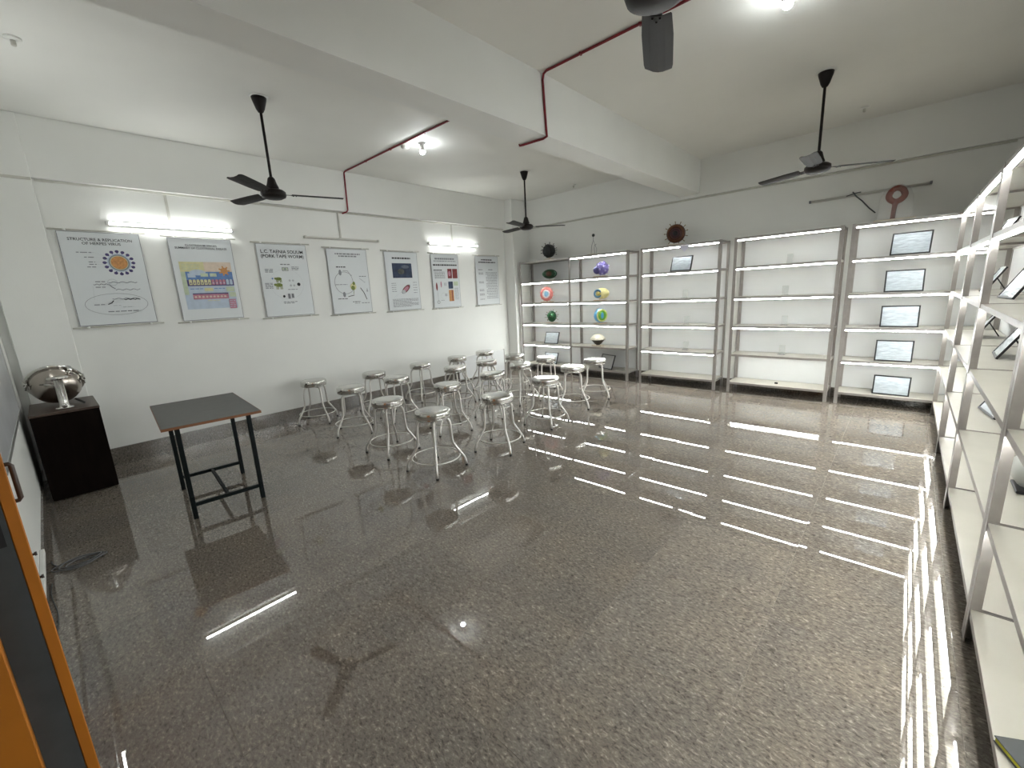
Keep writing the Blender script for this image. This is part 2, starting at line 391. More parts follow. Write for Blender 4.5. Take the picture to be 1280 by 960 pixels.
# ------------------------------------------------------------------ small table
t = thing('work_table', 'small table with grey top and dark metal legs', 'table', (1.735, -6.335, 0), math.radians(-4.5))
top = MB().bbox(-0.56, -0.325, 0.735, 0.56, 0.325, 0.757, 0.002).build('table_top', M_topgrey, t)
MB().box(0.5602, -0.325, 0.736, 0.563, 0.325, 0.756).box(-0.563, -0.325, 0.736, -0.5602, 0.325, 0.756).box(-0.563, -0.328, 0.736, 0.563, -0.3252, 0.756).box(-0.563, 0.3252, 0.736, 0.563, 0.328, 0.756).build('edge_band', M_edge, top)
for lx in (0.535, -0.235):
    for ly in (-0.235, 0.235):
        MB().bbox(lx-0.016, ly-0.016, 0, lx+0.016, ly+0.016, 0.7345, 0.003).build('leg', M_dkleg, t)
    MB().bbox(lx-0.012, -0.219, 0.10, lx+0.012, 0.219, 0.128, 0.002).build('stretcher', M_dkleg, t)
MB().bbox(-0.223, -0.012, 0.102, 0.523, 0.012, 0.126, 0.002).build('stretcher', M_dkleg, t)

# ------------------------------------------------------------------ stools
def make_stool():
    t = thing('steel_stool', '', 'stool', group='steel stools set out in rows')
    st = MB().lathe([(1e-4, 0.506), (0.14, 0.506), (0.158, 0.508), (0.164, 0.514), (0.1615, 0.520), (0.1615, 0.524), (0.1645, 0.530), (0.1645, 0.566), (0.1615, 0.578), (0.152, 0.584), (0.10, 0.587), (1e-4, 0.588)], 40)
    st.build('seat', M_steel, t)
    for k in range(4):
        a = PI/2*k; c, s = math.cos(a), math.sin(a)
        prof = [(0.03, 0.494), (0.10, 0.494), (0.126, 0.488), (0.143, 0.470), (0.151, 0.44), (0.160, 0.28), (0.166, 0.245), (0.182, 0.215), (0.235, 0.135), (0.262, 0.095), (0.273, 0.06), (0.279, 0.012)]
        lg = MB().tube([(r*c, r*s, z) for r, z in prof], 0.0122, 8).build('leg', M_leg, t)
        MB().lathe([(0.012, 0.0), (0.0135, 0.004), (0.0135, 0.016), (0.011, 0.02)], 10, (0.279*c, 0.279*s, 0)).build('rubber_foot', M_rubber, lg)
    MB().torus((0, 0, 0.128), 0.226, 0.0065, 40, 6).build('foot_ring', M_leg, t)
    return t
stool0 = make_stool()
rows = [('of the row along the poster wall', [(0.32, -4.80, 5), (0.57, -4.03, 33), (0.55, -3.20, 50), (0.54, -2.42, 20), (0.49, -1.71, 64)]),
        ('of the second row from the poster wall', [(1.23, -4.73, 14), (1.21, -4.06, 40), (1.32, -3.13, 60), (1.35, -2.50, 15), (1.35, -1.84, 70)]),
        ('of the third row from the poster wall', [(2.25, -4.84, 48), (2.21, -4.00, 24), (2.20, -3.22, 66), (2.06, -2.49, 35), (2.01, -1.81, 10)]),
        ('of the row farthest from the poster wall', [(3.04, -4.855, 52), (3.15, -4.10, 66), (3.04, -3.15, 50), (2.87, -2.32, 82), (2.82, -1.66, 77)])]
ends = ['at the table end', 'second from the table end', 'in the middle', 'second from the rack end', 'at the rack end']
k = 0
for rn, pts in rows:
    for (x, y, a), en in zip(pts, ends):
        lab = 'steel stool ' + en + ' ' + rn
        if k == 0: stool0.location = (x, y, 0); stool0.rotation_euler = (0, 0, math.radians(a)); stool0['label'] = lab
        else: copy_thing(stool0, (x, y, 0), math.radians(a), lab)
        k += 1

# ------------------------------------------------------------------ display racks
LV = [0.142, 0.557, 0.969, 1.38, 1.798, 2.19]
HS = 2.205
def lpost(mb, x, y, sx, sy, h):
    f, tk = 0.04, 0.004
    xa, xb = sorted((x, x + sx*f)); ya, yb = sorted((y, y + sy*tk)); mb.box(xa, ya, 0, xb, yb, h)
    xa, xb = sorted((x, x + sx*tk)); ya, yb = sorted((y + sy*tk, y + sy*f)); mb.box(xa, ya, 0, xb, yb, h)
    return mb
def rack(label, loc, rz, bays, leds, depth=0.40, topplain=()):
    t = thing('display_rack', label, 'rack', loc, rz, 'lit display racks')
    xs_ = [0.0]
    for b in bays: xs_.append(xs_[-1] + b)
    for i, x in enumerate(xs_):
        sx = -1 if i == len(xs_)-1 else 1
        lpost(MB(), x, 0, sx, 1, HS).build('post', M_rack, t)
        lpost(MB(), x, depth, sx, -1, HS).build('post', M_rack, t)
    for bi in range(len(bays)):
        a, b = xs_[bi] + 0.005, xs_[bi+1] - 0.005
        MB().box(a, depth+0.001, 0.10, b, depth+0.006, HS-0.01).build('back_panel', M_panel, t)
        for li, z in enumerate(LV):
            s = MB().box(a+0.006, 0.0062, z-0.003, b-0.006, depth-0.006, z+0.008).build('shelf', M_shelf, t)
            f = MB().box(a, 0.0045, z-0.019, b, 0.006, z+0.010)
            f.box(a, depth-0.006, z-0.019, b, depth-0.0045, z+0.010)
            f.box(a, 0.0062, z-0.019, a+0.0015, depth-0.0062, z+0.010).box(b-0.0015, 0.0062, z-0.019, b, depth-0.0062, z+0.010)
            f.build('shelf_lip', M_rack, s)
            back = leds[bi].get(li) if isinstance(leds[bi], dict) else (0.0 if li in leds[bi] else None)
            if back is not None:
                y0 = 0.022 + back
                m0 = 0.03
                lb = MB().box(a+m0, y0, z-0.0330, b-m0, y0+0.007, z-0.0195)
                lb.box(a+m0-0.004, y0+0.0071, z-0.0330, b-m0+0.004, y0+0.02, z-0.0195, 1)
                lb.build('led_batten', [M_led, M_rack], s)
    return t
yf = -0.422
rack('two bay lit rack full of cell models in the far corner', (0.315, yf, 0), 0, [1.20, 1.202], [(1, 2, 3, 4), (2, 3, 4, 5)])
rack('nearly empty lit rack holding one framed card, under the brown virus model', (2.932, yf, 0), 0, [1.23], [(1, 2, 3, 4, 5)])
rack('lit rack with only clear stands, between the nearly empty and the framed card racks', (4.331, yf, 0), 0, [1.218], [{1: 0.16, 2: 0, 3: 0, 4: 0, 5: 0}])
rack('lit rack holding a column of five framed cards at the right corner', (5.624, yf, 0), 0, [1.21], [(1, 2, 3, 4, 5)])
RX = 6.53
ally = {1: 0.012, 2: 0.012, 3: 0.006, 4: 0.0, 5: 0.0}
rack('right wall rack nearest the back corner', (RX, -0.445, 0), -PI/2, [1.445], [ally])
rack('right wall rack second from the back corner', (RX, -1.894, 0), -PI/2, [1.26], [ally])
rack('right wall rack third from the back corner', (RX, -3.158, 0), -PI/2, [1.47], [ally])
rack('right wall rack nearest the camera', (RX, -4.632, 0), -PI/2, [1.28], [ally])

# ------------------------------------------------------------------ framed cards
def framed(label, loc, rz, wd=0.34, ht=0.235, lean=16, sheet=M_sheet, fm=None, group='framed cards on the racks'):
    """card leaning back on an easel strut; local front is -y"""
    t = thing('framed_card', label, 'picture frame', loc, rz, group)
    M = Matrix.Translation((0, 0, 0.004)) @ rotm('X', -lean)
    fm = fm or M_black; b = 0.014
    fr = MB().box(-wd/2, 0, 0, wd/2, 0.014, b, 0, M).box(-wd/2, 0, ht-b, wd/2, 0.014, ht, 0, M)
    fr.box(-wd/2, 0, b, -wd/2+b, 0.014, ht-b, 0, M).box(wd/2-b, 0, b, wd/2, 0.014, ht-b, 0, M).build('frame', fm, t)
    n = 10; vs = []; fs = []
    for i in range(n+1):
        for j in range(7):
            u, v = i/n, j/6
            x = -wd/2+b*0.7 + u*(wd-1.4*b); z = b*0.7 + v*(ht-1.4*b)
            e = min(u, 1-u, v, 1-v) * 5
            vs.append(M @ Vector((x, 0.004 - min(1, e)*(0.0035 + random.uniform(-0.0025, 0.0025)), z)))
    for i in range(n):
        for j in range(6): fs.append((i*7+j, (i+1)*7+j, (i+1)*7+j+1, i*7+j+1))
    MB().add(vs, fs, 0, True).build('wrapped_card', sheet, t)
    MB().box(-wd/2+b, 0.008, b, wd/2-b, 0.011, ht-b, 0, M).build('backing_board', M_black, t)
    a = M @ Vector((0, 0.014, ht*0.62))
    yb = a.y + ht*0.30
    MB().tube([a, (0, yb, 0.005)], 0.005, 6).build('easel_strut', M_black, t)
    return t
zz = lambda i: LV[i] + 0.011
u5 = [(4, 6.16, 'top', -6), (3, 6.152, 'second', 4), (2, 6.153, 'middle', 3), (1, 6.142, 'fourth', 0), (0, 6.16, 'lowest', -3)]
for li, x, nm, a in u5:
    framed('plastic wrapped framed card on the %s lit shelf of the right corner column' % nm, (x, -0.345, zz(li)), math.radians(a), 0.345, 0.255 if li else 0.235, 14)
framed('framed card on the top shelf of the nearly empty rack', (3.545, -0.33, zz(4)), math.radians(-8), 0.34, 0.23, 16)
framed('small framed card on the second lowest shelf of the far corner bay', (0.97, -0.31, zz(1)), math.radians(2), 0.33, 0.24, 20)
framed('framed card on the lowest shelf of the far corner bay, behind the stools', (0.93, -0.31, zz(0)), math.radians(2), 0.33, 0.24, 20)
M_darksheet = mat('dim_sheet', (0.42, 0.42, 0.41), 0.2, noise=0.05, bump=0.2, bscale=12)
framed('black framed card on the unlit lowest shelf beside the far corner bay', (2.20, -0.30, zz(0)), math.radians(-20), 0.36, 0.27, 20, M_darksheet)
# right wall racks: cards face the room (-x)
rr = [(4, -2.55, 'top lit shelf of the second right wall rack', 0), (3, -2.50, 'eye level shelf of the second right wall rack', 6), (2, -2.52, 'waist level shelf of the second right wall rack', -3), (1, -2.62, 'second lowest shelf of the second right wall rack', 8),
      (3, -1.12, 'eye level shelf of the right rack by the corner', 0), (2, -1.18, 'waist level shelf of the right rack by the corner', -5), (4, -1.2, 'top shelf of the right rack by the corner', 5),
      (4, -3.95, 'top lit shelf of the third right wall rack', 0)]
for li, y, nm, a in rr:
    framed('wrapped framed card on the %s' % nm, (6.70, y, zz(li)), -PI/2 + math.radians(a), 0.34, 0.25, 28)
# small things lying on the right racks
def bag(label, loc, s):
    t = thing('wrapped_model', label, 'model', loc)
    MB().ball((0, 0, s*0.5), s*0.42, 12, 8, sc=(1, 1, 0.9)).build('model_body', M_white, t)
    mb = MB().ball((0, 0, s*0.62), s*0.62, 14, 9, sc=(0.95, 1.05, 0.98)); 
    mb.v = [(x*(1+random.uniform(-.06, .06)), y*(1+random.uniform(-.06, .06)), max(0.001, z*(1+random.uniform(-.05, .05)))) for x, y, z in mb.v]
    mb.build('plastic_wrap', M_glass, t)
    MB().bbox(-s*0.4, -s*0.4, 0, s*0.4, s*0.4, s*0.07, 0.003).build('base', M_black, t)
    return t
bag('white model in clear plastic on the second lowest shelf of the third right rack', (6.74, -4.15, zz(1)), 0.20)
bag('small wrapped model on the lowest shelf of the third right rack', (6.75, -4.05, zz(0)), 0.12)
bag('small wrapped model on the lowest shelf of the second right rack', (6.74, -2.62, zz(0)), 0.09)
t = thing('spiral_notebook', 'dark notebook with yellow edge on the lowest shelf of the nearest rack', 'notebook', (6.70, -5.46, zz(0)), math.radians(28))
MB().bbox(-0.11, -0.15, 0, 0.11, 0.15, 0.004, 0.001).bbox(-0.11, -0.15, 0.018, 0.11, 0.15, 0.022, 0.001).build('cover', M_dgrey, t)
MB().box(-0.107, -0.147, 0.004, 0.107, 0.147, 0.018).build('page_block', mat('yellow_pages', (0.62, 0.60, 0.05), 0.6, noise=0.1), t)

# ------------------------------------------------------------------ models on the racks
def spikes(mb, c, R, n, ln, r, mi, knob=0.0, plane=None):
    """n spikes; plane: ring of spikes in the xz plane, else all over the front half"""
    c = Vector(c)
    for i in range(n):
        if plane: a = 2*PI*i/n + 0.2; dv = Vector((math.cos(a), 0, math.sin(a)))
        else:
            zc = 1 - 2*(i+0.5)/n; a = i*2.39996; rad = math.sqrt(1-zc*zc); dv = Vector((rad*math.cos(a), rad*math.sin(a), zc))
            if dv.z < -0.6: continue
        mb.tube([c + dv*R*0.95, c + dv*(R+ln)], r, 6, mi)
        if knob: mb.ball(c + dv*(R+ln), knob, 8, 6, mi)
def cm(name, c, r=0.45): return mat(name, c, r, noise=0.18, nscale=24)
def model_root(label, loc, rz, pw=0.2, pm=None, name='science_model'):
    t = thing(name, label, 'model', loc, rz, 'teaching models on the racks')
    MB().bbox(-pw/2, -0.06, 0, pw/2, 0.06, 0.018, 0.002).build('plinth', pm or M_plinth, t)
    return t
RYm = rotm('X', 90)
# black spiky virus on top of the corner rack
t = model_root('black and grey spiked virus ball on top of the far corner rack', (0.96, -0.26, HS+0.001), math.radians(-25), 0.22, M_ply, 'virus_model')
MB().ball((0, 0, 0.165), 0.125, 24, 14).build('ball', cm('grey_black_shell', (0.022, 0.025, 0.025)), t)
mb = MB(); spikes(mb, (0, 0, 0.165), 0.125, 34, 0.035, 0.005, 0, 0.009); mb.build('spike', M_black, t)
MB().torus((0, -0.03, 0.165), 0.118, 0.012, 28, 8, RYm).build('rim', M_black, t)
MB().tube([(0, 0, 0.018), (0, 0, 0.06)], 0.02, 10).build('stem', M_ply, t)
# green red cell
t = model_root('dim green and red oval cell model on the dark top shelf of the corner bay', (0.97, -0.27, zz(4)), math.radians(20), 0.2, M_ply, 'cell_model')
MB().ball((0, 0, 0.13), 0.13, 22, 12, sc=(1.15, 0.6, 0.68)).build('cell_body', cm('cell_green', (0.02, 0.06, 0.028)), t)
MB().ball((0, -0.045, 0.13), 0.06, 16, 10, sc=(1.2, 0.8, 0.9)).build('nucleus', cm('cell_rust', (0.09, 0.035, 0.02)), t)
mb = MB()
for s in (-1, 1): mb.torus((s*0.1, -0.04, 0.13), 0.032, 0.012, 16, 6, RYm)
mb.build('organelle', cm('cell_teal', (0.10, 0.22, 0.14)), t)
MB().tube([(0, 0, 0.018), (0, 0, 0.06)], 0.015, 8).build('stem', M_glass, t)
# pink ring
t = model_root('pink ring shaped virus model with blue white centre on the corner bay', (0.89, -0.28, zz(3)), math.radians(14), 0.24, M_plinth, 'virus_model')
MB().torus((0, -0.01, 0.165), 0.10, 0.038, 30, 10, RYm).build('outer_ring', cm('salmon_pink', (0.62, 0.20, 0.18)), t)
MB().torus((0, -0.03, 0.165), 0.066, 0.018, 28, 8, RYm).build('inner_ring', cm('soft_white', (0.72, 0.68, 0.68)), t)
MB().ball((0, -0.025, 0.165), 0.056, 18, 10, sc=(0.85, 0.4, 1.1)).build('core', cm('sky_blue', (0.25, 0.50, 0.68)), t)
mb = MB(); spikes(mb, (0, 0.005, 0.165), 0.13, 14, 0.025, 0.006, 0, 0.009, True); mb.build('spike', cm('pale_rose', (0.66, 0.36, 0.32)), t)
MB().tube([(0, 0, 0.018), (0, 0, 0.05)], 0.015, 8).build('stem', M_glass, t)
# green ball
t = model_root('dark green ball virus model with thin spikes on the corner bay', (0.99, -0.27, zz(2)), 0.0, 0.2, M_ply, 'virus_model')
MB().ball((0, 0, 0.135), 0.098, 22, 14, sc=(0.92, 0.92, 1.12)).build('ball', cm('bottle_green', (0.012, 0.085, 0.03), 0.3), t)
mb = MB()
for a, b in ((0.4, 0.6), (2.0, 0.3), (-0.6, 0.2), (-1.6, 0.7)):
    dv = Vector((math.cos(a)*math.cos(b), -abs(math.sin(a))*math.cos(b)-0.3, math.sin(b))).normalized(); mb.ball(Vector((0, 0, 0.135)) + dv*0.085, 0.03, 10, 8)
mb.build('patch', cm('leaf_green', (0.05, 0.22, 0.08)), t)
mb = MB(); spikes(mb, (0, 0, 0.135), 0.098, 22, 0.04, 0.004, 0, 0.008); mb.build('spike', cm('olive', (0.20, 0.19, 0.10)), t)
# wire stand
t = model_root('thin wire model with a black ball on top of the second bay', (1.95, -0.25, HS+0.001), math.radians(-15), 0.2, M_ply, 'wire_model')
mb = MB().tube([(-0.06, 0, 0.018), (-0.045, 0, 0.16), (-0.005, 0, 0.24), (0.0, 0, 0.32)], 0.004, 6).tube([(0.035, 0, 0.018), (0.02, 0, 0.1), (0.03, 0, 0.16), (0.075, 0, 0.18)], 0.004, 6)
mb.tube([(0.075, 0, 0.018), (0.08, 0, 0.1), (0.04, 0, 0.17), (0, 0, 0.25)], 0.003, 6).build('wire', M_inkg, t)
MB().ball((0, 0, 0.335), 0.027, 14, 10).build('ball', M_black, t)
# purple
t = model_root('purple round virus model wrapped in clear film on the second bay', (2.11, -0.28, zz(4)), math.radians(15), 0.24, M_plinth, 'virus_model')
MB().ball((0.03, 0, 0.15), 0.115, 22, 14).build('ball', cm('violet', (0.20, 0.17, 0.46)), t)
MB().ball((-0.045, -0.06, 0.12), 0.07, 16, 10).build('inner_core', cm('deep_violet', (0.10, 0.09, 0.26)), t)
mb = MB()
for i in range(26):
    a = i*2.39996; zc = 1-2*(i+.5)/26; rad = math.sqrt(1-zc*zc)
    mb.ball((0.03+0.112*rad*math.cos(a), 0.112*rad*math.sin(a), 0.15+0.112*zc), 0.018, 8, 6)
mb.build('surface_knob', cm('lilac', (0.42, 0.38, 0.66)), t)
# yellow blue
t = model_root('yellow and blue cutaway cell model on the second bay', (2.10, -0.28, zz(3)), math.radians(15), 0.22, M_plinth, 'cell_model')
MB().ball((0.03, 0.01, 0.13), 0.115, 22, 12, sc=(1.15, 0.7, 0.85)).build('cell_body', cm('pale_yellow', (0.66, 0.60, 0.28)), t)
MB().torus((-0.03, -0.05, 0.13), 0.06, 0.02, 22, 8, RYm @ rotm('Z', 20)).build('cut_rim', cm('steel_blue', (0.10, 0.22, 0.34)), t)
MB().ball((0.0, -0.075, 0.125), 0.032, 12, 8).build('nucleus', cm('gold', (0.55, 0.45, 0.12)), t)
MB().tube([(0, 0, 0.018), (0, 0, 0.06)], 0.015, 8).build('stem', M_glass, t)
# blue green disc
t = model_root('blue drum shaped cell model with green and blue face on the second bay', (2.10, -0.28, zz(2)), math.radians(66), 0.22, M_plinth, 'cell_model')
MB().lathe([(1e-4, -0.05), (0.10, -0.05), (0.122, -0.03), (0.125, 0.03), (0.115, 0.05), (1e-4, 0.05)], 30, (0, 0, 0.15), RYm).build('drum', cm('bright_blue', (0.14, 0.42, 0.70)), t)
MB().torus((0, -0.05, 0.15), 0.10, 0.016, 30, 8, RYm).build('rim', cm('lime', (0.52, 0.55, 0.20)), t)
MB().lathe([(1e-4, 0), (0.095, 0), (0.09, 0.012), (1e-4, 0.016)], 28, (0, -0.048, 0.15), RYm).build('green_face', cm('grass_green', (0.10, 0.30, 0.02)), t)
MB().ball((0, -0.062, 0.15), 0.045, 16, 10, sc=(0.7, 0.35, 1.25)).build('core', cm('mid_blue', (0.08, 0.32, 0.55)), t)
MB().tube([(0, 0, 0.018), (0, 0, 0.04)], 0.02, 8).build('stem', M_glass, t)
# cream dome over dark bowl
t = model_root('cream dome model over a dark ribbed bowl on the second bay', (2.04, -0.27, zz(1)), 0, 0.2, M_ply, 'dome_model')
MB().lathe([(0.035, 0.018), (0.04, 0.03), (0.06, 0.04), (0.09, 0.075), (0.125, 0.118), (1e-4, 0.118)], 16, sm=False).build('bowl', cm('dark_umber', (0.055, 0.045, 0.035)), t)
MB().lathe([(0.14, 0.119), (0.142, 0.127), (0.118, 0.165), (0.085, 0.20), (0.04, 0.222), (1e-4, 0.226)], 24).build('dome', cm('ivory', (0.62, 0.58, 0.47)), t)
# brown virus on top of third rack
t = model_root('brown red disc virus model with black centre on top of the nearly empty rack', (3.44, -0.27, HS+0.001), math.radians(10), 0.24, M_ply, 'virus_model')
MB().lathe([(1e-4, -0.04), (0.11, -0.04), (0.138, -0.015), (0.138, 0.015), (0.12, 0.035), (1e-4, 0.045)], 32, (0, 0, 0.175), RYm).build('disc', cm('brick_brown', (0.07, 0.022, 0.013)), t)
MB().torus((0, -0.035, 0.175), 0.115, 0.014, 30, 8, RYm).build('outer_band', cm('rust_orange', (0.12, 0.045, 0.016)), t)
MB().torus((0, -0.045, 0.175), 0.055, 0.02, 24, 8, RYm).build('inner_band', cm('plum', (0.045, 0.014, 0.018)), t)
MB().ball((0, -0.045, 0.175), 0.04, 16, 10, sc=(1, 0.6, 1)).build('core', M_black, t)
mb = MB(); spikes(mb, (0, 0, 0.175), 0.138, 13, 0.035, 0.005, 0, 0.008, True); mb.build('spike', cm('dull_gold', (0.20, 0.13, 0.05)), t)
# orange red loop model on fifth rack
t = model_root('orange red loop headed model in clear cover on top of the right corner rack', (5.985, -0.27, HS+0.001), math.radians(5), 0.36, M_ply, 'loop_model')
ring = []
for a in range(20):
    an = 2*PI*a/20; rx = 0.062 + 0.008*math.cos(2*an); ring.append((rx*math.cos(an), 0.004*math.sin(2*an), 0.275 + 0.068*math.sin(an) + (0.012 if math.sin(an) > 0.5 else 0)))
MB().tube(ring, 0.032, 10, closed=True).build('loop', cm('orange_red', (0.17, 0.026, 0.010)), t)
MB().tube([(0.0, 0, 0.215), (-0.008, 0, 0.16), (-0.012, 0, 0.09), (-0.014, 0, 0.018)], [0.036, 0.024, 0.022, 0.024], 12).build('stalk', cm('red_orange', (0.16, 0.024, 0.012)), t)
cv = MB().lathe([(0.15, 0.018), (0.155, 0.1), (0.15, 0.25), (0.11, 0.35), (0.04, 0.39)], 10, sc if False else (0, 0, 0), Matrix.Diagonal((1, 0.33, 1, 1)))
cv.f = [f for f in cv.f if len(f) == 4]; cv.mi = cv.mi[:len(cv.f)]; cv.sm = cv.sm[:len(cv.f)]
cv.build('clear_cover', mat('thin_film', (0.9, 0.9, 0.88), 0.15, alpha=0.10, noise=0.02), t)

# clear acrylic stands
def acrylic(label, loc):
    t = thing('acrylic_stand', label, 'stand', loc, 0, 'clear acrylic stands')
    MB().bbox(-0.045, -0.03, 0, 0.045, 0.03, 0.005, 0.001).build('foot', M_glass, t)
    M = rotm('X', -8)
    MB().box(-0.034, 0.01, 0.005, 0.034, 0.014, 0.13, 0, M).build('upright', M_glass, t)
    MB().box(-0.036, 0.009, 0.005, -0.034, 0.015, 0.13, 0, M).box(0.034, 0.009, 0.005, 0.036, 0.015, 0.13, 0, M).box(-0.036, 0.009, 0.13, 0.036, 0.015, 0.132, 0, M).build('edge_strip', M_trunk, t)
for li, x, nm in ((4, 4.97, 'top'), (3, 4.945, 'second'), (2, 4.965, 'third'), (1, 4.965, 'fourth')):
    acrylic('clear acrylic stand on the %s lit shelf of the rack with only clear stands' % nm, (x, -0.2, zz(li)))
for li, x, nm in ((3, 3.58, 'second'), (2, 3.62, 'third'), (1, 3.62, 'fourth')):
    acrylic('clear acrylic stand on the %s shelf of the nearly empty rack' % nm, (x, -0.2, zz(li)))
t = thing('binder_clip', 'small black clip left on the lowest shelf of the empty lit rack', 'clip', (4.94, -0.26, zz(0)))
MB().add([(-0.02, -0.008, 0), (0.02, -0.008, 0), (0.02, 0.008, 0), (-0.02, 0.008, 0), (-0.02, 0, 0.02), (0.02, 0, 0.02)], [(0,3,2,1), (0,1,5,4), (2,3,4,5), (0,4,3), (1,2,5)]).build('jaw', M_black, t)
MB().tube([(-0.008, 0, 0.018), (-0.01, -0.004, 0.032), (0.01, -0.004, 0.032), (0.008, 0, 0.018)], 0.0012, 6).build('wire_handle', M_alu, t)
# folded paper corner hanging from the top of the third rack
tag(MB().add([(3.545, -0.424, 2.175), (3.725, -0.424, 2.175), (3.64, -0.4245, 2.085), (3.545, -0.4255, 2.175), (3.725, -0.4255, 2.175), (3.64, -0.426, 2.085)], [(0,1,2), (5,4,3), (0,2,5,3), (2,1,4,5), (1,0,3,4)]).build('paper_corner', mat('lilac_paper', (0.62, 0.62, 0.72), 0.6, noise=0.04)),
    'pale folded paper corner hanging from the top of the nearly empty rack', 'paper')

# ------------------------------------------------------------------ posters on the left wall
class Print:
    """flat ink shapes in poster metres: u right, v down from the top edge"""
    def __init__(s, w, h): s.mb = MB(); s.mats = []; s.w = w; s.h = h; s.d = 0
    def mi(s, m):
        if m not in s.mats: s.mats.append(m)
        return s.mats.index(m)
    def poly(s, pts, m):
        s.d += 1; x = 0.0012 + 0.00006*s.d
        vs = [(x, u*s.w, (1-v)*s.h) for u, v in pts]
        s.mb.add(vs, [tuple(range(len(vs)))], s.mi(m))
    def rect(s, u0, v0, u1, v1, m): s.poly([(u0, v1), (u1, v1), (u1, v0), (u0, v0)], m)
    def ell(s, u, v, ru, rv, m, n=24): s.poly([(u + ru*math.cos(2*PI*k/n), v - rv*math.sin(2*PI*k/n)) for k in range(n)], m)
    def line(s, pts, wd, m):
        for (u0, v0), (u1, v1) in zip(pts, pts[1:]):
            dx, dy = (u1-u0)*s.w, (v1-v0)*s.h; l = math.hypot(dx, dy) or 1; nx, ny = -dy/l*wd/2, dx/l*wd/2
            a, b = nx/s.w, ny/s.h
            s.poly([(u0-a, v0-b), (u1-a, v1-b), (u1+a, v1+b), (u0+a, v0+b)], m)
    def ring(s, u, v, ru, rv, wd, m, a0=0, a1=360, n=28):
        s.line([(u + ru*math.cos(math.radians(a0+(a1-a0)*k/n)), v - rv*math.sin(math.radians(a0+(a1-a0)*k/n))) for k in range(n+1)], wd, m)
    def words(s, u0, v, u1, hgt, m, seed=0):
        r = random.Random(seed*131 + int(v*1000)); u = u0
        while u < u1:
            l = r.uniform(0.03, 0.09); e = min(u1, u+l); s.rect(u, v-hgt/2, e, v+hgt/2, m); u = e + 0.014
    def build(s, parent): 
        o = s.mb.build('printed_figure', s.mats, parent)
        # all faces look into the room (+x)
        me = o.data
        for p in me.polygons:
            if p.normal.x < 0: p.flip()
        return o
PW, PH = 0.62, 0.93
def poster(label, y0, ztop, title=None, tsize=0.05, tv=0.1, draw=None, idx=0):
    t = thing('wall_poster', label, 'poster', (0.022, y0, ztop-PH), 0, 'science posters on the long wall')
    n = 12; vs = []; fs = []
    bow = [0.0, 0.004, 0.006, 0.006, 0.004, 0.002, 0.0]
    for j in range(2): pass
    MB().box(-0.0012, 0, 0, 0, PW, PH).build('sheet', M_poster, t)
    bd = Print(PW, PH)
    bd.rect(0.0, 0, 0.008, 1, M_inkg); bd.rect(0.992, 0, 1, 1, M_inkg); bd.rect(0.008, 0.0, 0.992, 0.005, M_inkg); bd.rect(0.008, 0.993, 0.992, 1, M_inkg)
    if draw: draw(bd)
    bd.build(t)
    for z in (PH+0.014, -0.014):
        rd = MB().tube([(0.0, -0.055, z), (0.0, PW+0.055, z)], 0.008, 10).build('hanging_rod', M_trunk, t)
        for cy in (0.06, PW-0.06): MB().lathe([(0.011, -0.012), (0.011, 0.012)], 10, (0, cy, z), RYm).build('clip', M_white, rd)
    if title:
        P0 = Matrix(((0, 0, 1, 0.0022), (1, 0, 0, PW/2), (0, 1, 0, PH*(1-tv)), (0, 0, 0, 1)))
        text_mesh(title, tsize, 'title_lettering', M_ink, t, P0, bold=tsize*0.012)
    return t
def wave(u0, u1, v, amp, n=14, ph=0): return [(u0+(u1-u0)*i/n, v+amp*math.sin(i*1.5+ph)) for i in range(n+1)]
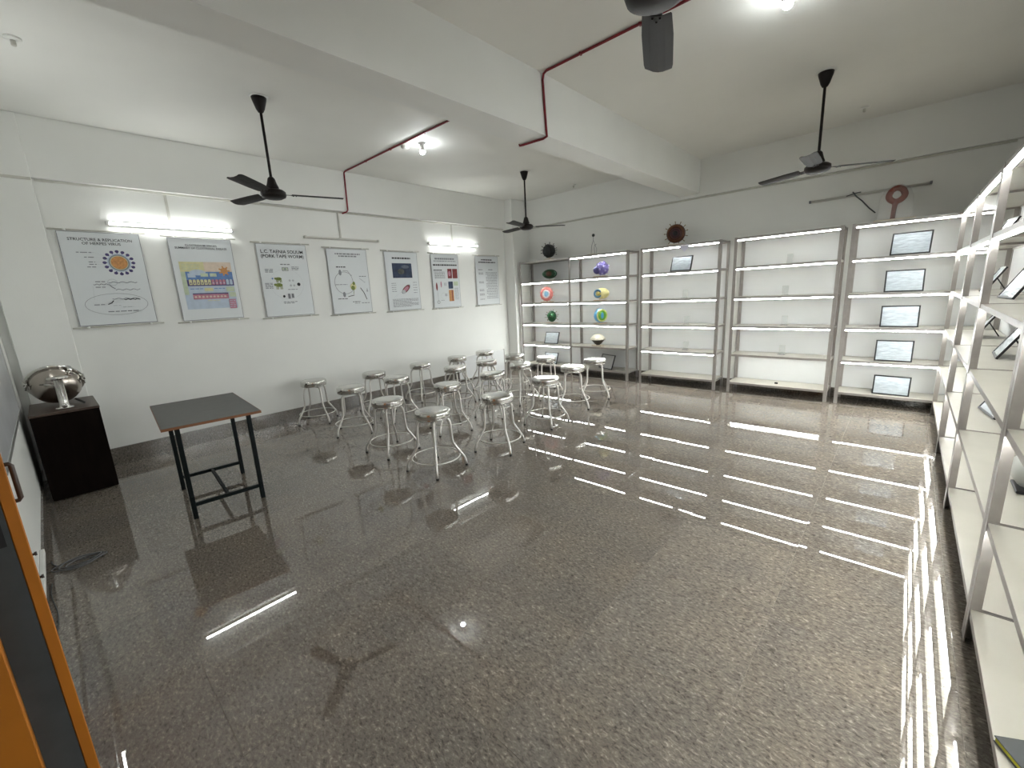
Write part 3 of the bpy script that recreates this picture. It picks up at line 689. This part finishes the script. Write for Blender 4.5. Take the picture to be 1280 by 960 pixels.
def d1(p):
    cu, cv_, ru = 0.665, 0.32, 0.135; rv = ru*PW/PH
    for k in range(16):
        a = 2*PI*k/16; c, s = math.cos(a), math.sin(a)
        p.line([(cu+ru*c, cv_-rv*s), (cu+ru*1.32*c, cv_-rv*1.32*s)], 0.009, M_purple)
        p.ell(cu+ru*1.36*c, cv_-rv*1.36*s, 0.026, 0.016, M_purple, 10)
    p.ell(cu, cv_, ru*1.13, rv*1.13, M_lblue); p.ell(cu, cv_, ru, rv, M_inkg); p.ell(cu, cv_, ru*0.86, rv*0.86, M_lgrn); p.ell(cu, cv_, ru*0.8, rv*0.8, M_tan)
    for k, (u0, u1, v) in enumerate(((0.17, 0.37, 0.215), (0.25, 0.37, 0.265), (0.29, 0.37, 0.315), (0.29, 0.38, 0.34), (0.26, 0.38, 0.368))):
        p.words(u0, v, u1, 0.009, M_inkg, k); p.line([(u1+0.01, v), (0.50, 0.25+0.03*k)], 0.0012, M_inkl)
    p.words(0.31, 0.525, 0.43, 0.009, M_inkg, 9); p.words(0.3, 0.585, 0.42, 0.009, M_inkg, 8)
    p.line(wave(0.28, 0.47, 0.555, 0.006), 0.006, M_inkg); p.line(wave(0.47, 0.84, 0.535, 0.006, ph=1), 0.006, M_inkg)
    p.line([(0.47, 0.555), (0.5, 0.585), (0.54, 0.605)], 0.008, M_inkg); p.line(wave(0.54, 0.86, 0.615, 0.007, ph=2), 0.005, M_inkg)
    p.ring(0.52, 0.535, 0.06, 0.035, 0.003, M_inkl)
    p.line([(0.27, 0.57), (0.25, 0.72)], 0.0015, M_inkl)
    p.ring(0.52, 0.775, 0.40, 0.118, 0.003, M_inkg)
    p.line(wave(0.47, 0.82, 0.715, 0.006), 0.006, M_inkg); p.line([(0.40, 0.775), (0.45, 0.76), (0.48, 0.735)], 0.008, M_ink)
    p.line(wave(0.62, 0.83, 0.725, 0.005), 0.007, M_ink)
    p.words(0.23, 0.775, 0.36, 0.009, M_inkg, 3); p.words(0.46, 0.79, 0.56, 0.006, M_inkl, 4); p.words(0.58, 0.81, 0.72, 0.006, M_inkl, 5)
    p.words(0.38, 0.855, 0.78, 0.010, M_inkg, 6)
def d2(p):
    p.rect(0.10, 0.28, 0.93, 0.86, M_lblue); p.rect(0.10, 0.28, 0.93, 0.41, M_peach); p.rect(0.10, 0.28, 0.48, 0.41, M_yel); p.rect(0.10, 0.40, 0.17, 0.68, M_lgrn)
    p.rect(0.17, 0.40, 0.93, 0.50, M_blue)
    p.ell(0.36, 0.41, 0.13, 0.035, M_lblue)
    for k in range(4): p.words(0.13, 0.31+0.02*k, 0.40, 0.006, M_lgrn, k)
    p.rect(0.20, 0.42, 0.32, 0.47, M_lblue); p.rect(0.40, 0.42, 0.52, 0.46, M_lgrn); p.rect(0.55, 0.42, 0.66, 0.46, M_lgrn)
    for k in range(7):
        a = 2*PI*k/7; p.line([(0.80, 0.39), (0.80+0.095*math.cos(a), 0.39-0.062*math.sin(a))], 0.016, M_tan)
    p.ell(0.80, 0.39, 0.06, 0.04, M_tan)
    p.rect(0.17, 0.50, 0.93, 0.575, M_purple)
    for k in range(12):
        m = M_yel if k < 6 else M_pink if k < 10 else M_lblue
        u = 0.20 + 0.06*k; p.rect(u, 0.507, u+0.048, 0.562, m); p.ell(u+0.024, 0.507, 0.024, 0.013, m, 12); p.ell(u+0.024, 0.54, 0.011, 0.009, M_purple if k < 6 else M_lblue, 10)
    p.rect(0.42, 0.60, 0.56, 0.64, M_yel); p.rect(0.78, 0.59, 0.92, 0.65, M_lgrn); p.words(0.2, 0.61, 0.4, 0.008, M_blue, 2); p.words(0.58, 0.61, 0.76, 0.008, M_blue, 3)
    p.rect(0.22, 0.665, 0.80, 0.74, M_pink)
    p.rect(0.22, 0.665, 0.80, 0.678, M_purple)
    for k in range(9): p.ell(0.26+0.06*k, 0.71, 0.02, 0.012, M_peach, 12)
    p.rect(0.82, 0.66, 0.93, 0.72, M_lgrn)
    p.rect(0.79, 0.75, 0.91, 0.87, M_pink)
    for k in range(4): p.words(0.80, 0.77+0.025*k, 0.90, 0.006, M_lblue, k)
    p.words(0.44, 0.76, 0.64, 0.008, M_yel, 7)
def d3(p):
    p.words(0.42, 0.275, 0.62, 0.014, M_inkg, 1); p.rect(0.44, 0.315, 0.57, 0.365, M_inkg); p.rect(0.455, 0.322, 0.555, 0.358, M_lgrn); p.ell(0.505, 0.34, 0.03, 0.014, M_inkg, 12)
    for k in range(3): p.words(0.64, 0.31+0.018*k, 0.79, 0.009, M_inkg, k); p.words(0.10, 0.345+0.018*k, 0.26, 0.010, M_inkg, k+5)
    p.ring(0.5, 0.55, 0.34, 0.21, 0.0016, M_inkl)
    for cx, cy, sc_ in ((0.34, 0.475, 0.85), (0.33, 0.56, 1.0)):
        p.ell(cx, cy, 0.075*sc_, 0.027*sc_, M_grn, 16); p.ell(cx-0.07*sc_, cy-0.004, 0.03*sc_, 0.018*sc_, M_grn, 12)
        for dx in (-0.05, -0.02, 0.03, 0.06): p.rect(cx+dx*sc_-0.008, cy+0.015, cx+dx*sc_+0.008, cy+0.06*sc_, M_grn)
    p.ell(0.22, 0.47, 0.018, 0.013, M_blue, 12)
    for k in range(5): p.words(0.06, 0.535+0.017*k, 0.21, 0.009, M_inkg, k+9)
    for u, v in ((0.56, 0.50), (0.63, 0.50), (0.57, 0.57), (0.64, 0.57)): p.ell(u, v, 0.022, 0.015, M_inkl, 12)
    p.words(0.50, 0.625, 0.70, 0.008, M_inkg, 3); p.ell(0.74, 0.555, 0.035, 0.024, M_ink, 14)
    p.ell(0.40, 0.72, 0.025, 0.018, M_ink, 12); p.rect(0.48, 0.685, 0.53, 0.755, M_inkg); p.rect(0.555, 0.685, 0.605, 0.745, M_inkg)
    p.words(0.37, 0.80, 0.66, 0.009, M_inkg, 4); p.words(0.38, 0.818, 0.60, 0.009, M_inkg, 5)
def d4(p):
    p.words(0.20, 0.075, 0.83, 0.020, M_inkg, 1); p.words(0.28, 0.11, 0.74, 0.020, M_inkg, 2)
    p.words(0.19, 0.275, 0.42, 0.016, M_ink, 3); p.ring(0.36, 0.52, 0.25, 0.17, 0.006, M_inkg, 40, 330); p.ell(0.27, 0.36, 0.035, 0.045, M_inkg, 14)
    p.line([(0.34, 0.33), (0.46, 0.335), (0.54, 0.42), (0.58, 0.52)], 0.006, M_inkg)
    p.words(0.12, 0.545, 0.42, 0.009, M_inkg, 4); p.ell(0.56, 0.58, 0.08, 0.055, M_yel, 16); p.ell(0.58, 0.53, 0.035, 0.028, M_grn, 12); p.ell(0.55, 0.60, 0.05, 0.035, M_grn, 14); p.line([(0.57, 0.62), (0.55, 0.70)], 0.007, M_grn)
    p.ell(0.31, 0.70, 0.035, 0.042, M_inkg, 14); p.words(0.14, 0.765, 0.38, 0.010, M_ink, 5); p.line([(0.40, 0.735), (0.56, 0.715)], 0.009, M_ink)
    p.words(0.74, 0.42, 0.92, 0.012, M_inkg, 6); p.line([(0.74, 0.45), (0.80, 0.48), (0.88, 0.52)], 0.005, M_inkg); p.line([(0.74, 0.60), (0.82, 0.68), (0.88, 0.79)], 0.011, M_ink)
    p.line(wave(0.90, 0.93, 0.64, 0.03, 6), 0.005, M_inkg); p.words(0.50, 0.82, 0.70, 0.010, M_ink, 7); p.words(0.55, 0.845, 0.68, 0.008, M_inkg, 8); p.words(0.73, 0.845, 0.95, 0.010, M_inkg, 9)
def d5(p):
    p.words(0.22, 0.105, 0.78, 0.026, M_ink, 1)
    p.rect(0.20, 0.19, 0.80, 0.44, M_navy); p.ell(0.46, 0.33, 0.1, 0.05, mat('murk', (0.06, 0.065, 0.06), 0.6, noise=0.4, nscale=20)); p.ell(0.60, 0.25, 0.12, 0.03, mat('slate_print', (0.09, 0.11, 0.15), 0.6, noise=0.3))
    cu, cv_ = 0.56, 0.635
    for s_, m in ((1.0, M_inkg), (0.88, M_dred), (0.62, M_pink)):
        p.poly([(cu + s_*(0.175*math.cos(a)*math.cos(0.72) - 0.075*math.sin(a)*math.sin(0.72)), cv_ - s_*0.62*(0.175*math.cos(a)*math.sin(0.72) + 0.075*math.sin(a)*math.cos(0.72))) for a in [2*PI*k/24 for k in range(24)]], m)
    p.ell(0.49, 0.68, 0.055, 0.035, M_inkl, 14)
    for k in range(5): p.words(0.13, 0.53+0.035*k, 0.27, 0.009, M_inkg, k); p.words(0.80, 0.52+0.045*k, 0.92, 0.009, M_inkg, k+4)
    p.line([(0.16, 0.78), (0.30, 0.72), (0.42, 0.68)], 0.002, M_inkl)
    for k in range(8): p.words(0.12, 0.805+0.0185*k, 0.93 if k not in (3, 7) else 0.7, 0.008, M_inkg, k+20)
def d6(p):
    p.words(0.14, 0.085, 0.86, 0.030, M_inkg, 1); p.words(0.09, 0.128, 0.90, 0.014, M_inkg, 2); p.words(0.06, 0.20, 0.93, 0.026, M_ink, 3)
    p.words(0.07, 0.295, 0.36, 0.018, M_ink, 4)
    for k in range(6): p.words(0.09, 0.33+0.022*k, 0.46, 0.010, M_inkg, k+5)
    p.rect(0.56, 0.27, 0.72, 0.45, M_dred); p.ell(0.63, 0.36, 0.05, 0.05, M_pink, 14); p.rect(0.745, 0.27, 0.93, 0.45, M_dred)
    p.rect(0.56, 0.51, 0.73, 0.645, M_navy); p.rect(0.76, 0.51, 0.93, 0.59, M_lgrn); p.rect(0.56, 0.67, 0.74, 0.885, M_tan); p.rect(0.67, 0.67, 0.70, 0.885, M_dred)
    for k in range(8): p.words(0.78, 0.64+0.03*k, 0.93, 0.009, M_inkg, k+30)
    p.ell(0.13, 0.60, 0.03, 0.075, M_dred, 14); p.line([(0.14, 0.66), (0.155, 0.86)], 0.004, M_inkg); p.ring(0.155, 0.89, 0.045, 0.025, 0.006, M_ink)
    p.ell(0.29, 0.56, 0.022, 0.06, M_pink, 12); p.words(0.40, 0.56, 0.48, 0.06, M_inkl, 3); p.ring(0.36, 0.78, 0.1, 0.06, 0.003, M_lgrn)
    p.words(0.40, 0.76, 0.50, 0.05, M_inkl, 5); p.words(0.25, 0.86, 0.38, 0.008, M_inkg, 6)
def d7(p):
    p.words(0.25, 0.075, 0.74, 0.022, M_ink, 1); p.words(0.14, 0.125, 0.88, 0.024, M_ink, 2)
    p.words(0.12, 0.275, 0.30, 0.016, M_inkg, 3); p.words(0.55, 0.275, 0.75, 0.016, M_inkg, 4)
    for k, v in enumerate((0.34, 0.365, 0.52, 0.545, 0.68, 0.705, 0.77, 0.795, 0.88)): p.words(0.12, v, 0.32, 0.012, M_inkg, k)
    for k in range(17): p.words(0.42 + (0.06 if k % 4 == 2 else 0), 0.335+0.033*k, 0.93, 0.012, M_inkg, k+40)
ys = [-6.886, -6.03, -5.14, -4.24, -3.315, -2.408, -1.36]
zt = [2.42, 2.405, 2.385, 2.36, 2.35, 2.343, 2.338]
poster('white poster headed structure and replication, with an orange spiked virus', ys[0], zt[0], 'STRUCTURE & REPLICATION\nOF HERPES VIRUS', 0.038, 0.10, d1)
poster('poster with a large blue and peach cell chart, under the left wall tube', ys[1], zt[1], 'CLOSTRIDIUM SPECIES\nSUMMARY OF CLOSTRIDIAL DISEASE', 0.031, 0.10, d2)
poster('tape worm life cycle poster with two green pigs', ys[2], zt[2], 'L.C. TAENIA SOLIUM\n(PORK TAPE WORM)', 0.058, 0.135, d3)
poster('life cycle poster with a curved arrow loop and small green figure', ys[3], zt[3], None, draw=d4)
poster('poster with a dark navy picture above a rod shaped bacterium', ys[4], zt[4], None, draw=d5)
poster('poster with dark red, navy and tan pictures on its right side', ys[5], zt[5], None, draw=d6)
poster('plain text poster nearest the far corner column', ys[6], zt[6], None, draw=d7)

# ------------------------------------------------------------------ tubes, trunking, conduits
def tube_light(label, y0, y1, z, lit, loc=None, rz=0):
    t = thing('tube_light', label, 'tube light', loc or (0.0, (y0+y1)/2, z), rz, 'tube lights on the walls'); l = (y1-y0)/2
    MB().bbox(0.0, -l-0.02, -0.016, 0.03, l+0.02, 0.016, 0.003).build('batten', M_white if lit else M_offtube, t)
    for s in (-1, 1): MB().bbox(0.03, s*(l+0.008)-0.014, -0.017, 0.062, s*(l+0.008)+0.014, 0.017, 0.003).build('end_cap', M_white if lit else M_offtube, t)
    pr = [(0.0305 + 0.017*math.sin(PI*q/8), -0.013*math.cos(PI*q/8)) for q in range(9)]
    vs = [(x, yy, z_) for yy in (-l+0.006, l-0.006) for x, z_ in pr]
    MB().add(vs, [(q, q+9, q+10, q+1) for q in range(8)] + [(0, 8, 17, 9), tuple(range(9)), tuple(reversed(range(9, 18)))]).build('tube', M_tube if lit else M_offtube, t)
tube_light('lit tube light above the first two posters', -6.49, -5.38, 2.515, True)
tube_light('lit tube light above the last two posters', -2.42, -1.29, 2.517, True)
tube_light('lit tube light on the wall above the whiteboard', 0, 1.13, 0, True, (1.66, -L, 2.515), PI/2)
tube_light('unlit tube light above the life cycle posters', -4.50, -3.41, 2.497, False)
for y, z0, nm in ((-5.964, 2.533, 'first two posters'), (-3.985, 2.515, 'life cycle posters'), (-1.875, 2.535, 'last two posters')):
    tag(MB().bbox(0, y-0.012, z0, 0.014, y+0.012, HB-0.001, 0.002).build('cable_trunking', M_trunk), 'thin vertical trunking down to the tube above the %s' % nm, 'trunking')
tag(MB().bbox(0.0, -6.94, HB-0.022, 0.016, -0.52, HB-0.001, 0.002).build('cable_trunking', M_trunk), 'long horizontal trunking under the beam above the posters', 'trunking')
tag(MB().bbox(0.075, -L+0.01, HB-0.03, 0.087, -6.96, HB-0.006, 0.002).build('cable_trunking', M_trunk), 'short trunking across the column above the cabinet', 'trunking')
tag(MB().bbox(0.26, -0.016, 2.876, W-0.1, 0.0, 2.899, 0.002).build('cable_trunking', M_trunk), 'horizontal trunking under the beam above the racks', 'trunking')
t = thing('tube_light', 'unlit tube light on the wall above the right corner rack', 'tube light', (5.69, 0, 2.587), 0, 'tube lights on the walls')
Mr = rotm('Y', -1)
MB().bbox(-0.58, -0.03, -0.014, 0.58, 0.0, 0.014, 0.003, 0, Mr).build('batten', M_offtube, t)
MB().tube([(-0.56, -0.045, -0.01), (0.56, -0.045, 0.01)], 0.012, 10).build('tube', M_offtube, t)
for s in (-1, 1): MB().bbox(s*0.57-0.012, -0.06, s*0.01-0.016, s*0.57+0.012, -0.031, s*0.01+0.016, 0.003).build('end_cap', M_inkg, t)
tag(MB().tube([(5.56, -0.07, 2.62), (5.6, -0.075, 2.56), (5.66, -0.08, 2.5), (5.74, -0.07, 2.40), (5.80, -0.06, 2.34)], 0.007, 8).tube([(5.5, -0.07, 2.58), (5.58, -0.075, 2.6), (5.64, -0.07, 2.605)], 0.006, 8).build('loose_cable', M_dgrey), 'loose dark cable dangling from the unlit tube above the right corner rack', 'cable')

# red conduit
yr = -3.865
mb = MB()
mb.tube([(0.03, yr-0.06, 2.853), (0.06, yr-0.04, 2.862), (0.072, yr-0.01, 2.875), (0.072, yr+0.01, 2.9), (0.072, yr+0.02, 3.36), (0.085, yr+0.015, 3.40), (0.12, yr+0.012, 3.41), (1.6, yr, 3.41), (3.33, yr-0.005, 3.41), (3.385, yr-0.005, 3.40), (3.396, yr-0.005, 3.36), (3.396, yr-0.005, 2.96), (3.40, yr, 2.93), (3.44, yr+0.0, 2.9285), (3.66, yr+0.02, 2.9285), (3.705, yr+0.015, 2.935), (3.711, yr, 2.98), (3.711, yr-0.03, 3.36), (3.725, yr-0.035, 3.40), (3.76, yr-0.04, 3.41), (5.1, yr-0.06, 3.41), (W-0.07, yr-0.08, 3.41)], 0.010, 8)
t = thing('red_conduit', 'thin red conduit crossing the ceiling and looping under the beam', 'conduit', (0, 0, 0))
mb.build('pipe', M_red, t)
for x in (0.7, 1.3, 2.0, 2.7, 4.1, 4.6, 5.4): 
    yc = yr + 0.012 - x/3.3*0.017 if x < 3.4 else yr - 0.04 - 0.012*(x-3.7)
    MB().bbox(x-0.008, yc-0.014, 3.399, x+0.008, yc+0.014, 3.4195, 0.002).build('clip', M_red, t)

# ------------------------------------------------------------------ ceiling fittings
t = thing('smoke_detector', 'white smoke detector on the red conduit', 'smoke detector', (1.53, -3.80, H))
MB().lathe([(0.05, 0.0), (0.052, -0.012), (0.05, -0.03), (0.042, -0.045), (0.02, -0.052), (1e-4, -0.053)], 24, (0, 0, -0.0)).build('housing', M_white, t)
MB().torus((0, 0, -0.034), 0.046, 0.003, 24, 6).build('vent_ring', M_trunk, t)
for i, (x, y, nm) in enumerate(((1.69, -3.67, 'lit bulb on the ceiling beside the smoke detector'), (5.43, -3.55, 'lit bulb on the ceiling at the top right, near the closest fan'))):
    t = thing('ceiling_bulb', nm, 'bulb', (x, y, H), 0, 'bulbs on the ceiling')
    MB().lathe([(0.045, 0.0), (0.045, -0.008), (0.022, -0.014), (0.02, -0.045), (0.0205, -0.05)], 20).build('holder', M_white, t)
    MB().lathe([(0.016, -0.048), (0.02, -0.058), (0.027, -0.074), (0.0312, -0.089)], 16).build('bulb_body', M_white, t)
    MB().lathe([(0.0312, -0.0892), (0.0315, -0.097), (0.027, -0.113), (0.014, -0.123), (1e-4, -0.126)], 16).build('bulb', M_bulb, t)
for x, y, nm in ((5.628, -0.573, 'ceiling above the right corner rack'), (1.64, -0.381, 'ceiling above the corner cell models'), (1.633, -6.919, 'ceiling above the wooden cabinet')):
    t = thing('ceiling_rose', 'small blank white ceiling rose on the %s' % nm, 'ceiling rose', (x, y, H), 0, 'blank ceiling roses')
    MB().lathe([(0.045, 0), (0.046, -0.006), (0.03, -0.012), (0.014, -0.016)], 20).build('plate', M_white, t)
    MB().lathe([(0.014, -0.016), (0.014, -0.045), (0.010, -0.05), (1e-4, -0.05)], 12).build('stub', M_trunk, t)

# ------------------------------------------------------------------ ceiling fans
def make_fan():
    t = thing('ceiling_fan', '', 'ceiling fan', group='dark ceiling fans')     # origin at the ceiling
    MB().lathe([(0.082, 0.0), (0.082, -0.004), (0.07, -0.008)], 24).build('ceiling_plate', M_white, t)
    MB().lathe([(0.062, -0.008), (0.058, -0.03), (0.036, -0.10), (0.022, -0.125), (0.014, -0.13)], 20).build('canopy', M_fan, t)
    MB().tube([(0, 0, -0.12), (0, 0, -0.72)], 0.012, 10).build('down_rod', M_fan, t)
    MB().lathe([(0.016, -0.66), (0.03, -0.675), (0.042, -0.72), (0.055, -0.755), (0.03, -0.77)], 20).build('lower_canopy', M_fan, t)
    MB().lathe([(0.04, -0.765), (0.085, -0.775), (0.105, -0.79), (0.108, -0.815), (0.10, -0.835), (0.07, -0.85), (1e-4, -0.855)], 28).build('motor', M_fan, t)
    for k in range(3):
        M = Matrix.Rotation(2*PI*k/3, 4, 'Z') @ Matrix.Translation((0, 0, -0.808)) @ Matrix.Rotation(math.radians(10), 4, 'X')
        prof = [(0.15, 0.052), (0.16, 0.056), (0.30, 0.064), (0.56, 0.066), (0.598, 0.062), (0.612, 0.046)]
        vs = []; fs = []
        for r, hw in prof:
            for j in range(5):
                y = -hw + 2*hw*j/4; z = -0.010*(1-(2*j/4-1)**2) + 0.005
                vs.append(M @ Vector((r, y, z))); 
        nb = len(vs); vs += [v - Vector((0, 0, 0.0022)) for v in vs]
        for i in range(len(prof)-1):
            for j in range(4):
                a = i*5+j; fs.append((a, a+1, a+6, a+5)); fs.append((nb+a, nb+a+5, nb+a+6, nb+a+1))
        rim = [j for j in range(5)] + [i*5+4 for i in range(1, len(prof))] + [(len(prof)-1)*5+j for j in (3, 2, 1, 0)] + [i*5 for i in range(len(prof)-2, 0, -1)]
        for a, b in zip(rim, rim[1:] + rim[:1]): fs.append((a, nb+a, nb+b, b))
        bl = MB().add(vs, fs, 0, False).build('blade', M_blade, t)
        br = MB().box(0.095, -0.022, -0.004, 0.20, 0.022, 0.0, 0, M)
        for dx, dy in ((0.165, -0.014), (0.165, 0.014), (0.19, 0)): br.ball(M @ Vector((dx, dy, -0.006)), 0.006, 8, 6)
        br.build('blade_iron', M_fan, bl)
    return t
fan0 = make_fan()
fans = [(1.746, -5.472, 74, 'ceiling fan hanging in front of the first posters'), (1.66, -1.748, 47, 'ceiling fan hanging before the far corner models'),
        (5.44, -1.95, 31, 'ceiling fan hanging before the right corner racks'), (5.43, -5.485, 113, 'nearest ceiling fan, cut by the top of the picture')]
for i, (x, y, a, nm) in enumerate(fans):
    if i == 0: fan0.location = (x, y, H); fan0.rotation_euler = (0, 0, math.radians(a)); fan0['label'] = nm
    else: copy_thing(fan0, (x, y, H), math.radians(a), nm)

# ------------------------------------------------------------------ low white panel behind the stools
t = thing('leaning_panel', 'low white panel standing against the wall behind the farthest stools', 'panel', (0.03, -1.35, 0.0))
MB().bbox(0, -0.62, 0.02, 0.018, 0.62, 0.46, 0.003).build('board', M_panel, t)
MB().box(0.0, -0.64, 0, 0.022, -0.62, 0.47).box(0.0, 0.62, 0, 0.022, 0.64, 0.47).build('edge_strip', M_rack, t)
